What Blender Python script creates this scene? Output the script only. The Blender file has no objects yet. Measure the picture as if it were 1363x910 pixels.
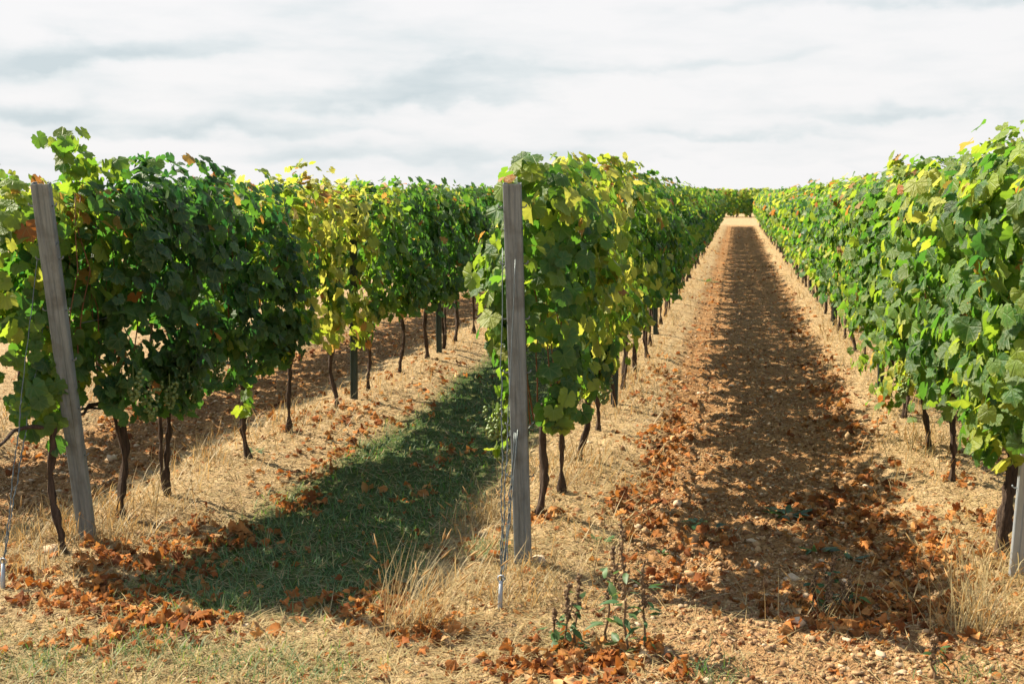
import bpy, math, random
import numpy as np
S = bpy.context.scene
COL = S.collection
rad = math.radians

# ------------------------------------------------------------------ camera, sky, sun, exposure
F_PX, W_PX, H_PX, EYE, HORIZ, VPX = 1600.0, 1363.0, 910.0, 1.65, 260.0, 981.0
PITCH = math.atan((H_PX/2-HORIZ)/F_PX)
YAW = math.atan((VPX-W_PX/2)*math.cos(PITCH)/F_PX)
cam = bpy.data.cameras.new('camera'); camo = bpy.data.objects.new('camera', cam); COL.objects.link(camo)
camo.location = (0, 0, EYE); camo.rotation_euler = (math.pi/2-PITCH, 0, YAW)
cam.sensor_fit = 'HORIZONTAL'; cam.sensor_width = 36; cam.lens = 36*F_PX/W_PX
cam.clip_start = .05; cam.clip_end = 6000
cam.dof.use_dof = True; cam.dof.focus_distance = 6.4; cam.dof.aperture_fstop = 7.0
S.camera = camo

SUN = np.array([-.98, .29, 1.0]); SUN /= np.linalg.norm(SUN)
SUN_EL = math.asin(SUN[2]); SUN_AZ = math.atan2(SUN[0], SUN[1])
sl = bpy.data.lights.new('sun', 'SUN'); sl.energy = 5.0; sl.angle = rad(.55); sl.color = (1, .90, .73)
so = bpy.data.objects.new('sun', sl); COL.objects.link(so)
so.rotation_euler = (math.pi/2-SUN_EL, 0, math.atan2(SUN[1], SUN[0])+math.pi/2)

world = bpy.data.worlds.new('World'); S.world = world; world.use_nodes = True
S.view_settings.view_transform = 'Standard'; S.view_settings.look = 'None'
S.view_settings.exposure = 1.3; S.view_settings.gamma = 1.0
S.cycles.max_bounces = 8; S.cycles.diffuse_bounces = 3; S.cycles.glossy_bounces = 2
S.cycles.transmission_bounces = 5; S.cycles.use_denoising = True
S.cycles.caustics_reflective = False; S.cycles.caustics_refractive = False

class NT:
    """tiny node-tree helper"""
    def __init__(s, tree): s.t = tree; tree.nodes.clear()
    def n(s, typ, ins=None, **kw):
        nd = s.t.nodes.new(typ)
        for k, v in kw.items(): setattr(nd, k, v)
        for k, v in (ins or {}).items(): s.set(nd, k, v)
        return nd
    def set(s, nd, k, v):
        sock = nd.inputs[k]
        if isinstance(v, bpy.types.NodeSocket): s.t.links.new(v, sock)
        elif isinstance(v, bpy.types.Node): s.t.links.new(v.outputs[0], sock)
        else:
            if isinstance(v, tuple) and len(v) == 3 and sock.type == 'RGBA': v = v+(1,)
            sock.default_value = v
    def math(s, op, a, b=0.0, c=0.0, clamp=False):
        nd = s.n('ShaderNodeMath', {0: a, 1: b, 2: c}, operation=op); nd.use_clamp = clamp; return nd.outputs[0]
    def ramp(s, fac, stops, interp='LINEAR'):
        nd = s.n('ShaderNodeValToRGB', {0: fac}); e = nd.color_ramp.elements; nd.color_ramp.interpolation = interp
        while len(e) < len(stops): e.new(.5)
        for el, (p, c) in zip(e, stops):
            el.position = p; el.color = (c+(1,)) if isinstance(c, tuple) else (c, c, c, 1)
        return nd.outputs[0]
    def mix(s, fac, a, b, mode='MIX'):
        nd = s.n('ShaderNodeMix', data_type='RGBA', blend_type=mode)
        s.set(nd, 0, fac); s.set(nd, 6, a); s.set(nd, 7, b); return nd.outputs[2]
    def noise(s, vec, scale, detail=3, rough=.5, dist=0.0):
        return s.n('ShaderNodeTexNoise', {'Vector': vec, 'Scale': scale, 'Detail': detail, 'Roughness': rough, 'Distortion': dist}).outputs[0]

CLOUD_BANKS = []
for px, py, hw_, hh_, wt in ((140, 68, 190, 24, .95), (60, 140, 120, 18, .75), (560, 130, 190, 26, .85), (250, 165, 300, 13, .5), (640, 105, 90, 22, .55), (1240, 8, 300, 26, .8), (960, 185, 160, 13, .55), (1200, 160, 160, 12, .45), (880, 95, 220, 9, .25), (480, 205, 500, 14, .35), (1000, 222, 420, 12, .3)):
    cx_, cz_ = (px-W_PX/2)/F_PX, (HORIZ-py)/F_PX
    t_ = (cx_-math.tan(YAW))/(1+cx_*math.tan(YAW))
    CLOUD_BANKS.append((t_, cz_*1.0, hw_/F_PX, hh_/F_PX, wt))
def build_sky():
    T = NT(world.node_tree)
    tc = T.n('ShaderNodeTexCoord').outputs['Generated']
    sp = T.n('ShaderNodeSeparateXYZ', {0: tc})
    x, y, z = sp.outputs
    def vec(k, off): return T.n('ShaderNodeCombineXYZ', {0: x, 1: y, 2: T.math('ADD', T.math('MULTIPLY', z, k), off)})
    n1 = T.noise(vec(4.6, 2.63), 4.6, 6, .48, .1)
    n2 = T.noise(vec(4.6, 7.4), 13.0, 5, .55, .1)
    # grey-bellied cloud banks low in the sky: azimuth and height as tangents, half width, half height, weight
    front = T.math('MAXIMUM', y, .05)
    az, el = T.math('DIVIDE', x, front), T.math('DIVIDE', z, front)
    w1 = T.math('SUBTRACT', T.noise(vec(1.7, 4.1), 10.0, 5, .55), .5); w2 = T.math('SUBTRACT', T.noise(vec(1.7, 9.7), 11.0, 5, .55), .5)
    az = T.math('ADD', az, T.math('MULTIPLY', w1, .17)); el = T.math('ADD', el, T.math('MULTIPLY', w2, .065))
    tot = None
    for a0, e0, sa, se, wt in CLOUD_BANKS:
        da = T.math('DIVIDE', T.math('SUBTRACT', az, a0), sa); de = T.math('DIVIDE', T.math('SUBTRACT', el, e0), se)
        de = T.math('MULTIPLY', de, T.math('ADD', 1.0, T.math('MULTIPLY', T.math('LESS_THAN', de, 0.0), .9)))
        q = T.math('ADD', T.math('MULTIPLY', da, da), T.math('MULTIPLY', de, de))
        g = T.math('MULTIPLY', T.math('POWER', 2.718, T.math('MULTIPLY', q, -1.0)), wt)
        tot = g if tot is None else T.math('ADD', tot, g)
    tot = T.math('MULTIPLY', tot, T.math('GREATER_THAN', y, .05))
    tex = T.math('ADD', T.math('MULTIPLY', n1, .6), T.math('MULTIPLY', n2, .4))
    grey = T.math('ADD', T.math('MULTIPLY', tot, T.math('ADD', T.math('MULTIPLY', tex, 1.5), .15)), T.math('MULTIPLY', T.math('SUBTRACT', tex, .47), 2.3), clamp=True)
    cloud = T.ramp(grey, [(.0, (.935, .925, .925)), (.22, (.885, .89, .895)), (.5, (.775, .82, .835)), (1.0, (.63, .705, .735))])
    k = 10/2**S.view_settings.exposure
    cloud = T.mix(1.0, cloud, (k, k, k), 'MULTIPLY')
    sky = T.n('ShaderNodeTexSky', sky_type='NISHITA', sun_disc=False)
    sky.sun_elevation = SUN_EL; sky.sun_rotation = SUN_AZ; sky.air_density = 1.0; sky.dust_density = .6; sky.ozone_density = 1.4
    cover = T.ramp(z, [(.0, 1.0), (.20, .97), (.42, .62), (.75, .30), (1.0, .24)])
    col = T.mix(cover, sky.outputs[0], cloud)
    bg = T.n('ShaderNodeBackground', {'Color': col, 'Strength': .1})
    T.n('ShaderNodeOutputWorld', {'Surface': bg})
build_sky()

# ------------------------------------------------------------------ projection of photo pixels on the ground
_F = np.array([-math.sin(YAW)*math.cos(PITCH), math.cos(YAW)*math.cos(PITCH), -math.sin(PITCH)])
_R = np.array([math.cos(YAW), math.sin(YAW), 0]); _U = np.cross(_R, _F)
def at(px, py, z=0.0):
    d = _F*F_PX+_R*(px-W_PX/2)-_U*(py-H_PX/2)
    t = (z-EYE)/d[2]
    return np.array([d[0]*t, d[1]*t])
def at_y(px, py, Y):
    d = _F*F_PX+_R*(px-W_PX/2)-_U*(py-H_PX/2)
    t = Y/d[1]
    return np.array([d[0]*t, Y, EYE+d[2]*t])

# ------------------------------------------------------------------ noise and ground height
def _h(ix, iy, seed):
    a = (ix.astype(np.int64)*374761393+iy.astype(np.int64)*668265263+seed*1442695041) & 0x7fffffff
    a = ((a ^ (a >> 13))*1274126177) & 0x7fffffff
    a = ((a ^ (a >> 16))*1103515245) & 0x7fffffff
    return (a & 0xffff)/65535.0
def vnoise(x, y, scale, seed=0):
    x = np.asarray(x, float)*scale; y = np.asarray(y, float)*scale
    ix, iy = np.floor(x), np.floor(y); fx, fy = x-ix, y-iy
    fx = fx*fx*(3-2*fx); fy = fy*fy*(3-2*fy)
    a, b = _h(ix, iy, seed), _h(ix+1, iy, seed); c, d = _h(ix, iy+1, seed), _h(ix+1, iy+1, seed)
    return (a*(1-fx)+b*fx)*(1-fy)+(c*(1-fx)+d*fx)*fy
def fbm(x, y, scale, seed=0, octs=4):
    s, a, t = 0, 1.0, 0
    for k in range(octs):
        s = s+a*vnoise(x, y, scale*2**k, seed+k*17); t += a; a *= .5
    return s/t
def sstep(a, b, x):
    t = np.clip((np.asarray(x, float)-a)/(b-a), 0, 1); return t*t*(3-2*t)

ROW_X = {'left': -3.07, 'middle': -.92, 'right': 1.26, 'far left': -5.24, 'far right': 3.43}
END_Y = 68.0
def zones(x, y):
    """weights (soil, grass, straw strip) on the ground"""
    wob = (fbm(x, y, .9, 5)-.5)*.5
    inrow = sstep(4.3, 5.2, y+wob)*(1-sstep(END_Y, END_Y+1.5, y))
    aisle_m = sstep(-.62, -.42, x+wob*.35)*(1-sstep(.82, 1.05, x+wob*.5))
    head = (1-sstep(4.6, 5.4, y+wob))*sstep(-.55, .0, x+wob)*.75*sstep(3.3, 3.9, y+wob*.8)
    soil = np.maximum(aisle_m*inrow, head*(1-sstep(1.0, 1.5, x+wob)))
    aisle_l2 = sstep(-4.85, -4.6, x+wob*.4)*(1-sstep(-3.75, -3.5, x+wob*.4))
    soil = np.maximum(soil, aisle_l2*sstep(4.4, 5.0, y))
    soil = np.maximum(soil, sstep(1.6, 1.9, x)*inrow*(1-sstep(2.7, 3.0, x)))
    lx = -2.62+.05*(y-5)*0
    grass = sstep(lx-.05, lx+.22, x+wob*.5)*(1-sstep(-1.62, -1.25, x+wob*.6))*sstep(4.15, 4.75, y+wob*.9)*(1-sstep(END_Y, END_Y+2, y))
    grass = np.maximum(grass, .20*(1-sstep(3.9, 4.4, y+wob))*(1-sstep(-1.5, -.9, x)))
    return soil, grass
def gz(x, y, fine=True):
    x = np.asarray(x, float); y = np.asarray(y, float)
    z = (fbm(x, y, .7, 3)-.5)*.024
    m = 0
    for rx in ROW_X.values():
        d = x-rx+(vnoise(x, y, 1.3, 9)-.5)*.16
        m = m+.085*np.exp(-(np.abs(d)/.40)**3)
    z = z+(m*.85-.068)*sstep(4.2, 5.4, y)*(1-sstep(END_Y-.5, END_Y+1.5, y))
    soil, grass = zones(x, y)
    z = z-.012*soil*sstep(4.8, 6, y)
    if fine:
        near = 1-sstep(11, 17, y)
        b = np.abs(vnoise(x, y, 11, 21)-.5)*.06+np.abs(vnoise(x+3.3, y, 23, 22)-.5)*.045+vnoise(x, y+1.7, 38, 23)*.012-.03
        z = z+near*(soil*b+(1-soil)*b*.55)
    return z

# ------------------------------------------------------------------ mesh helpers
def np_mesh(name, V, faces, col=None, uv=None, smooth=True, mat=None):
    """V (n,3); faces (m,k) all with k corners; col per-vertex (n,3); uv per-vertex (n,2)"""
    V = np.ascontiguousarray(V, np.float32); faces = np.ascontiguousarray(faces, np.int32)
    me = bpy.data.meshes.new(name)
    m, k = faces.shape
    me.vertices.add(len(V)); me.vertices.foreach_set('co', V.ravel())
    me.loops.add(m*k); me.loops.foreach_set('vertex_index', faces.ravel())
    me.polygons.add(m); me.polygons.foreach_set('loop_start', np.arange(0, m*k, k, dtype=np.int32))
    me.polygons.foreach_set('loop_total', np.full(m, k, np.int32))
    if smooth: me.polygons.foreach_set('use_smooth', np.ones(m, bool))
    if col is not None:
        a = me.color_attributes.new('tint', 'FLOAT_COLOR', 'POINT')
        c4 = np.ones((len(V), 4), np.float32); c4[:, :3] = col; a.data.foreach_set('color', c4.ravel())
    if uv is not None:
        u = me.uv_layers.new(name='UVMap'); u.data.foreach_set('uv', np.ascontiguousarray(uv, np.float32)[faces.ravel()].ravel())
    me.update(calc_edges=True); me.validate()
    if mat: me.materials.append(mat)
    return me
def obj(name, me, parent=None, loc=None):
    o = bpy.data.objects.new(name, me); COL.objects.link(o)
    if parent: o.parent = parent
    if loc is not None: o.location = [float(v) for v in loc]
    return o
def tag(o, label=None, cat=None, group=None, kind=None):
    if label: o['label'] = label
    if cat: o['category'] = cat
    if group: o['group'] = group
    if kind: o['kind'] = kind
    return o
def thing(name, label, cat, loc=(0, 0, 0), group=None):
    o = bpy.data.objects.new(name, None); COL.objects.link(o); o.location = [float(v) for v in loc]
    o.empty_display_size = .1
    return tag(o, label, cat, group)

class MB:
    """collects tubes, lumps, strips and boxes into one mesh"""
    def __init__(s): s.v, s.f, s.c, s.n = [], [], [], 0
    def add(s, V, faces, c=None):
        V = np.asarray(V, float); s.v.append(V)
        s.f.extend([tuple(int(i)+s.n for i in f) for f in faces]); s.n += len(V)
        s.c.append(np.full((len(V), 3), .5) if c is None else np.broadcast_to(np.asarray(c, float), (len(V), 3)))
    def tube(s, P, r, sides=8, rough=0.0, rng=None, c=None, squash=None):
        P = np.asarray(P, float); n = len(P); r = np.broadcast_to(np.asarray(r, float), (n,))
        T = np.gradient(P, axis=0); T /= np.linalg.norm(T, axis=1)[:, None]+1e-9
        ref = np.array([1., 0, 0]) if abs(T[0][0]) < .8 else np.array([0, 1., 0])
        V = []; cols = rng.normal(0, rough*1.3, sides) if rough else None
        for i in range(n):
            u = np.cross(T[i], ref); u /= np.linalg.norm(u); w = np.cross(T[i], u)
            for k in range(sides):
                a = 2*math.pi*k/sides; rr = r[i]*(1+(rng.normal()*rough if rough else 0))
                V.append(P[i]+rr*(1+(cols[k] if rough else 0))*(math.cos(a)*u+math.sin(a)*w))
        fs = [(i*sides+k, i*sides+(k+1) % sides, (i+1)*sides+(k+1) % sides, (i+1)*sides+k) for i in range(n-1) for k in range(sides)]
        fs.append(tuple(range(sides-1, -1, -1))); fs.append(tuple((n-1)*sides+k for k in range(sides)))
        s.add(V, fs, c)
    def build(s, name, mat, smooth=True):
        me = bpy.data.meshes.new(name); V = np.concatenate(s.v)
        me.from_pydata(V.tolist(), [], s.f)
        a = me.color_attributes.new('tint', 'FLOAT_COLOR', 'POINT')
        c4 = np.ones((len(V), 4), np.float32); c4[:, :3] = np.concatenate(s.c); a.data.foreach_set('color', c4.ravel())
        if smooth:
            me.polygons.foreach_set('use_smooth', np.ones(len(me.polygons), bool))
        me.materials.append(mat); me.update(); return me

# ------------------------------------------------------------------ materials
def new_mat(name):
    m = bpy.data.materials.new(name); m.use_nodes = True; return m, NT(m.node_tree)
def out(T, sh): T.n('ShaderNodeOutputMaterial', {'Surface': sh})

def leaf_material(name, diff, trans, tfac=.44, rough=.50, veins=True, spec=.34):
    m, T = new_mat(name)
    at_ = T.n('ShaderNodeAttribute', attribute_name='tint')
    sp = T.n('ShaderNodeSeparateColor', {0: at_.outputs['Color']})
    hue, rnd = sp.outputs[0], sp.outputs[1]
    dc = T.ramp(hue, diff); tcol = T.ramp(hue, trans)
    val = T.math('ADD', T.math('MULTIPLY', rnd, .75), .62)
    dc = T.mix(1.0, dc, T.n('ShaderNodeCombineColor', {0: val, 1: val, 2: val}), 'MULTIPLY')
    if veins:
        uv = T.n('ShaderNodeUVMap').outputs[0]
        s2 = T.n('ShaderNodeSeparateXYZ', {0: uv})
        au = T.math('ABSOLUTE', s2.outputs[0])
        ang = T.math('ARCTAN2', au, s2.outputs[1])
        r = T.math('SQRT', T.math('ADD', T.math('MULTIPLY', au, au), T.math('MULTIPLY', s2.outputs[1], s2.outputs[1])))
        ds = None
        for a0 in (0.0, .88, 1.85):
            dd = T.math('MULTIPLY', r, T.math('ABSOLUTE', T.math('SINE', T.math('SUBTRACT', ang, a0))))
            ds = dd if ds is None else T.math('MINIMUM', ds, dd)
        vein = T.math('SUBTRACT', 1.0, T.math('DIVIDE', ds, .035), clamp=True)
        # blade between the veins: blotchy
        bl = T.noise(uv, 5.0, 3, .6)
        dc = T.mix(T.math('MULTIPLY', bl, .35), dc, T.mix(.5, dc, (.20, .24, .05)))
        edge = T.math('MULTIPLY', T.math('SUBTRACT', T.math('ADD', r, T.math('MULTIPLY', bl, .35)), .50, clamp=True), 1.5, clamp=True)
        dc = T.mix(edge, dc, T.mix(.55, dc, (.30, .29, .05)))
        dc = T.mix(T.math('MULTIPLY', vein, .45), dc, (.20, .26, .09))
        nrm = T.n('ShaderNodeBump', {'Height': T.math('ADD', T.math('MULTIPLY', vein, -.6), T.math('MULTIPLY', bl, .9)), 'Strength': .4, 'Distance': .025}).outputs[0]
    back = T.n('ShaderNodeNewGeometry').outputs['Backfacing']
    dc = T.mix(T.math('MULTIPLY', back, .45), dc, (.15, .20, .11))
    p = T.n('ShaderNodeBsdfPrincipled', {'Base Color': dc, 'Roughness': rough, 'Specular IOR Level': spec})
    tr = T.n('ShaderNodeBsdfTranslucent', {'Color': tcol})
    if veins: T.set(p, 'Normal', nrm)
    ms = T.n('ShaderNodeMixShader', {0: tfac, 1: p.outputs[0], 2: tr.outputs[0]})
    out(T, ms); return m
GREEN_D = [(0, (.012, .055, .025)), (.35, (.042, .118, .027)), (.6, (.175, .235, .030)), (.8, (.36, .36, .06)), (.92, (.42, .22, .05)), (1.0, (.30, .085, .02))]
GREEN_T = [(0, (.03, .16, .032)), (.35, (.17, .40, .026)), (.6, (.48, .60, .04)), (.8, (.70, .66, .10)), (.92, (.68, .36, .07)), (1.0, (.55, .16, .03))]
M_leaf = leaf_material('vine_leaf', GREEN_D, GREEN_T)
M_leaf_far = leaf_material('vine_leaf_plain', GREEN_D, GREEN_T, veins=False, rough=.5, spec=.35)
M_weedleaf = leaf_material('weed_leaf', [(0, (.022, .07, .024)), (1, (.10, .17, .05))], [(0, (.08, .2, .04)), (1, (.2, .34, .06))], .3, .5, veins=False)
DRY_D = [(0, (.10, .040, .016)), (.3, (.25, .085, .026)), (.65, (.42, .17, .048)), (.88, (.48, .24, .08)), (1, (.55, .40, .22))]
DRY_T = [(0, (.25, .07, .01)), (.35, (.48, .14, .02)), (.7, (.58, .24, .05)), (1, (.6, .38, .15))]
M_dry = leaf_material('dry_leaf', DRY_D, DRY_T, .30, .75, veins=False, spec=.10)

def blade_material(name, d, t, tf=.3):
    return leaf_material(name, d, t, tf, .55, veins=False, spec=.3)
M_straw = blade_material('straw', [(0, (.32, .165, .055)), (.5, (.50, .315, .125)), (1, (.64, .48, .24))], [(0, (.45, .24, .07)), (1, (.65, .47, .2))])
M_grass = blade_material('grass_blade', [(0, (.038, .135, .042)), (.6, (.12, .215, .046)), (.85, (.22, .22, .06)), (1, (.45, .32, .13))],
                         [(0, (.07, .24, .03)), (.6, (.20, .38, .04)), (1, (.5, .4, .12))], .35)

def ground_material():
    m, T = new_mat('ground_earth')
    at_ = T.n('ShaderNodeAttribute', attribute_name='tint')
    sp = T.n('ShaderNodeSeparateColor', {0: at_.outputs['Color']})
    soil, grass = sp.outputs[0], sp.outputs[1]
    pos = T.n('ShaderNodeNewGeometry').outputs['Position']
    n_big = T.noise(pos, 1.7, 5, .6); n_mid = T.noise(pos, 9, 5, .65); n_fine = T.noise(pos, 55, 4, .65)
    soilc = T.ramp(n_mid, [(.25, (.20, .098, .042)), (.5, (.35, .185, .074)), (.75, (.48, .285, .125))])
    tan = T.ramp(n_mid, [(.25, (.29, .185, .092)), (.5, (.46, .32, .165)), (.75, (.60, .45, .26))])
    grs = T.ramp(n_mid, [(.3, (.045, .08, .026)), (.55, (.09, .12, .036)), (.78, (.24, .19, .08))])
    c = T.mix(soil, tan, soilc); c = T.mix(grass, c, grs)
    fv = T.ramp(n_fine, [(.28, .42), (.5, .95), (.72, 1.4)])
    c = T.mix(1.0, c, fv, 'MULTIPLY')
    c = T.mix(1.0, c, T.ramp(n_big, [(.3, .82), (.7, 1.12)]), 'MULTIPLY')
    # small stones of pale limestone
    vo = T.n('ShaderNodeTexVoronoi', {'Vector': pos, 'Scale': 26.0}, feature='F1')
    st = T.math('MULTIPLY', T.math('LESS_THAN', vo.outputs['Distance'], .27), T.math('GREATER_THAN', T.n('ShaderNodeSeparateColor', {0: vo.outputs['Color']}).outputs[0], .72))
    st = T.math('MULTIPLY', st, T.math('SUBTRACT', 1.0, grass))
    c = T.mix(T.math('MULTIPLY', st, .75), c, (.56, .42, .27))
    hgt = T.math('ADD', T.math('MULTIPLY', n_fine, .6), T.math('ADD', T.math('MULTIPLY', n_mid, 1.0), T.math('MULTIPLY', st, .25)))
    bp = T.n('ShaderNodeBump', {'Height': hgt, 'Strength': 1.0, 'Distance': .05})
    p = T.n('ShaderNodeBsdfPrincipled', {'Base Color': c, 'Roughness': .95, 'Specular IOR Level': .1, 'Normal': bp})
    out(T, p); return m
M_ground = ground_material()

def simple_mat(name, dark, light, scale=(20, 20, 3), rough=.85, bump=.5, dist=.01, metallic=0.0, spec=.3, tint=False, detail=5, stain=None):
    m, T = new_mat(name)
    oc = T.n('ShaderNodeTexCoord').outputs['Object']
    mp = T.n('ShaderNodeMapping', {'Vector': oc, 'Scale': scale})
    n = T.noise(mp, 1.0, detail, .65)
    f = n
    if tint:
        at_ = T.n('ShaderNodeAttribute', attribute_name='tint')
        f = T.math('ADD', T.math('MULTIPLY', n, .5), T.math('MULTIPLY', T.n('ShaderNodeSeparateColor', {0: at_.outputs['Color']}).outputs[0], .5))
    c = T.ramp(f, [(.3, dark), (.7, light)])
    if stain: c = T.mix(T.ramp(T.noise(oc, 7.0, 5, .65), [(.48, 0.0), (.66, .65)]), c, stain)
    bp = T.n('ShaderNodeBump', {'Height': n, 'Strength': bump, 'Distance': dist})
    p = T.n('ShaderNodeBsdfPrincipled', {'Base Color': c, 'Roughness': rough, 'Metallic': metallic, 'Specular IOR Level': spec, 'Normal': bp})
    out(T, p); return m
M_bark = simple_mat('vine_bark', (.022, .015, .011), (.125, .082, .055), (70, 70, 9), .95, .9, .02)
M_cane = simple_mat('vine_cane', (.12, .045, .02), (.26, .11, .05), (30, 30, 8), .6, .2)
M_post = simple_mat('weathered_post', (.115, .135, .135), (.24, .262, .258), (90, 90, 5), .75, .5, .004, .1, stain=(.09, .085, .07))
M_zinc = simple_mat('blue_grey_zinc', (.26, .29, .31), (.44, .47, .49), (60, 60, 6), .5, .2, .003, .5)
M_steel = simple_mat('dark_green_steel', (.018, .030, .025), (.06, .085, .07), (40, 40, 4), .5, .2, .003, .2)
M_wire = simple_mat('galvanised_wire', (.08, .10, .10), (.20, .225, .22), (200, 200, 20), .5, .2, .002, .6)
M_clod = simple_mat('soil_clod', (.21, .112, .052), (.47, .305, .155), (35, 35, 35), .95, .8, .01, tint=True)
M_stone = simple_mat('limestone_pebble', (.34, .24, .14), (.55, .42, .28), (30, 30, 30), .9, .5, .006, tint=True)
M_stalk = simple_mat('dead_stalk', (.09, .055, .03), (.30, .195, .105), (90, 90, 40), .9, .6, .01, tint=True)
def berry_mat():
    m, T = new_mat('pale_green_grape')
    p = T.n('ShaderNodeBsdfPrincipled', {'Base Color': (.15, .20, .055), 'Roughness': .35, 'Subsurface Weight': .25, 'Subsurface Radius': (.01, .012, .004), 'Subsurface Scale': 1.0})
    out(T, p); return m
M_grape = berry_mat()

# ------------------------------------------------------------------ ground sheet
def geo_axis(lo, hi, step, far_lo, far_hi, g=1.09):
    a = list(np.arange(lo, hi, step)); s, v = step, a[-1]
    while v < far_hi: s *= g; v += s; a.append(v)
    s, v = step, a[0]; pre = []
    while v > far_lo: s *= g; v -= s; pre.append(v)
    return np.array(pre[::-1]+a)
gx = geo_axis(-4.9, 2.3, .021, -2500, 2500, 1.10)
gy = geo_axis(3.2, 10.5, .021, -300, 3500, 1.022)
GX, GY = np.meshgrid(gx, gy)
sx, gr = zones(GX, GY)
V = np.stack([GX, GY, gz(GX, GY)], -1).reshape(-1, 3)
nx, ny = len(gx), len(gy)
I = np.arange(nx*ny).reshape(ny, nx)
Q = np.stack([I[:-1, :-1], I[:-1, 1:], I[1:, 1:], I[1:, :-1]], -1).reshape(-1, 4)
ground = obj('ground', np_mesh('ground', V, Q, col=np.stack([sx, gr, sx*0], -1).reshape(-1, 3), mat=M_ground))
tag(ground, kind='structure')

# ------------------------------------------------------------------ leaves
OUT_HI = [(0, .62), (.08, .55), (.16, .53), (.21, .47), (.24, .42), (.33, .45), (.42, .43), (.48, .35), (.51, .26), (.50, .18), (.47, .12), (.51, .04),
          (.50, -.06), (.46, -.16), (.38, -.25), (.28, -.31), (.17, -.34), (.08, -.28), (.02, -.06)]
OUT_MID = [(0, .62), (.20, .51), (.25, .42), (.42, .43), (.51, .25), (.48, .11), (.50, -.06), (.38, -.25), (.18, -.33), (.02, -.06)]
OUT_LO = [(0, .66), (.42, .42), (.50, -.08), (.15, -.32)]
def leaf_template(half):
    h = np.array(half, float)
    left = h[1:][::-1]*[-1, 1]
    if abs(h[-1][0]) < .001: left = left[1:]
    P = np.concatenate([[[0, 0]], h, left])
    n = len(P)-1
    tris = np.array([(0, 1+(i+1) % n, 1+i) for i in range(n)])
    return P, tris
TPL = {'hi': leaf_template(OUT_HI), 'mid': leaf_template(OUT_MID), 'lo': leaf_template(OUT_LO)}

def norm(a): return a/(np.linalg.norm(a, axis=-1, keepdims=True)+1e-9)
def leaves_mesh(rng, pos, nrm, tip, size, hue, lod, curl=1.0, crumple=.018):
    """one mesh of many lobed, folded leaves; nrm and tip are wished directions"""
    P, tris = TPL[lod]; L, n = len(pos), len(P)
    Z = norm(nrm); Y = norm(tip-(tip*Z).sum(-1, keepdims=True)*Z); X = np.cross(Y, Z)
    x = np.broadcast_to(P[:, 0], (L, n)).copy(); y = np.broadcast_to(P[:, 1], (L, n)).copy()
    jit = 1+rng.normal(0, .055 if lod == 'hi' else .04, (L, n)); x *= jit; y *= jit
    x *= rng.uniform(.85, 1.15, (L, 1))
    c1 = rng.uniform(-.35, .85, (L, 1))*curl; c2 = rng.uniform(-.1, .9, (L, 1))*curl; c3 = rng.normal(0, .25, (L, 1))*curl
    r2 = x*x+y*y; ang = np.arctan2(x, y)
    z = -c1*np.abs(x)*.55-c2*np.where(y > 0, y*y, .3*y*y)*.9+c3*x*y+rng.normal(0, .09, (L, 1))*np.sin(3*ang+rng.uniform(0, 6, (L, 1)))*r2*2*curl
    z += rng.normal(0, crumple, (L, n))*(r2 > .01)
    sc = size[:, None, None]
    V = pos[:, None]+sc*(x[..., None]*X[:, None]+y[..., None]*Y[:, None]+z[..., None]*Z[:, None])
    f = (tris[None]+(np.arange(L)*n)[:, None, None]).reshape(-1, 3)
    col = np.stack([np.repeat(hue, n), np.repeat(rng.random(L), n), np.zeros(L*n)], -1)
    uv = np.broadcast_to(P, (L, n, 2)).reshape(-1, 2)
    return V.reshape(-1, 3), f, np.clip(col, 0, 1), uv

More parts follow.
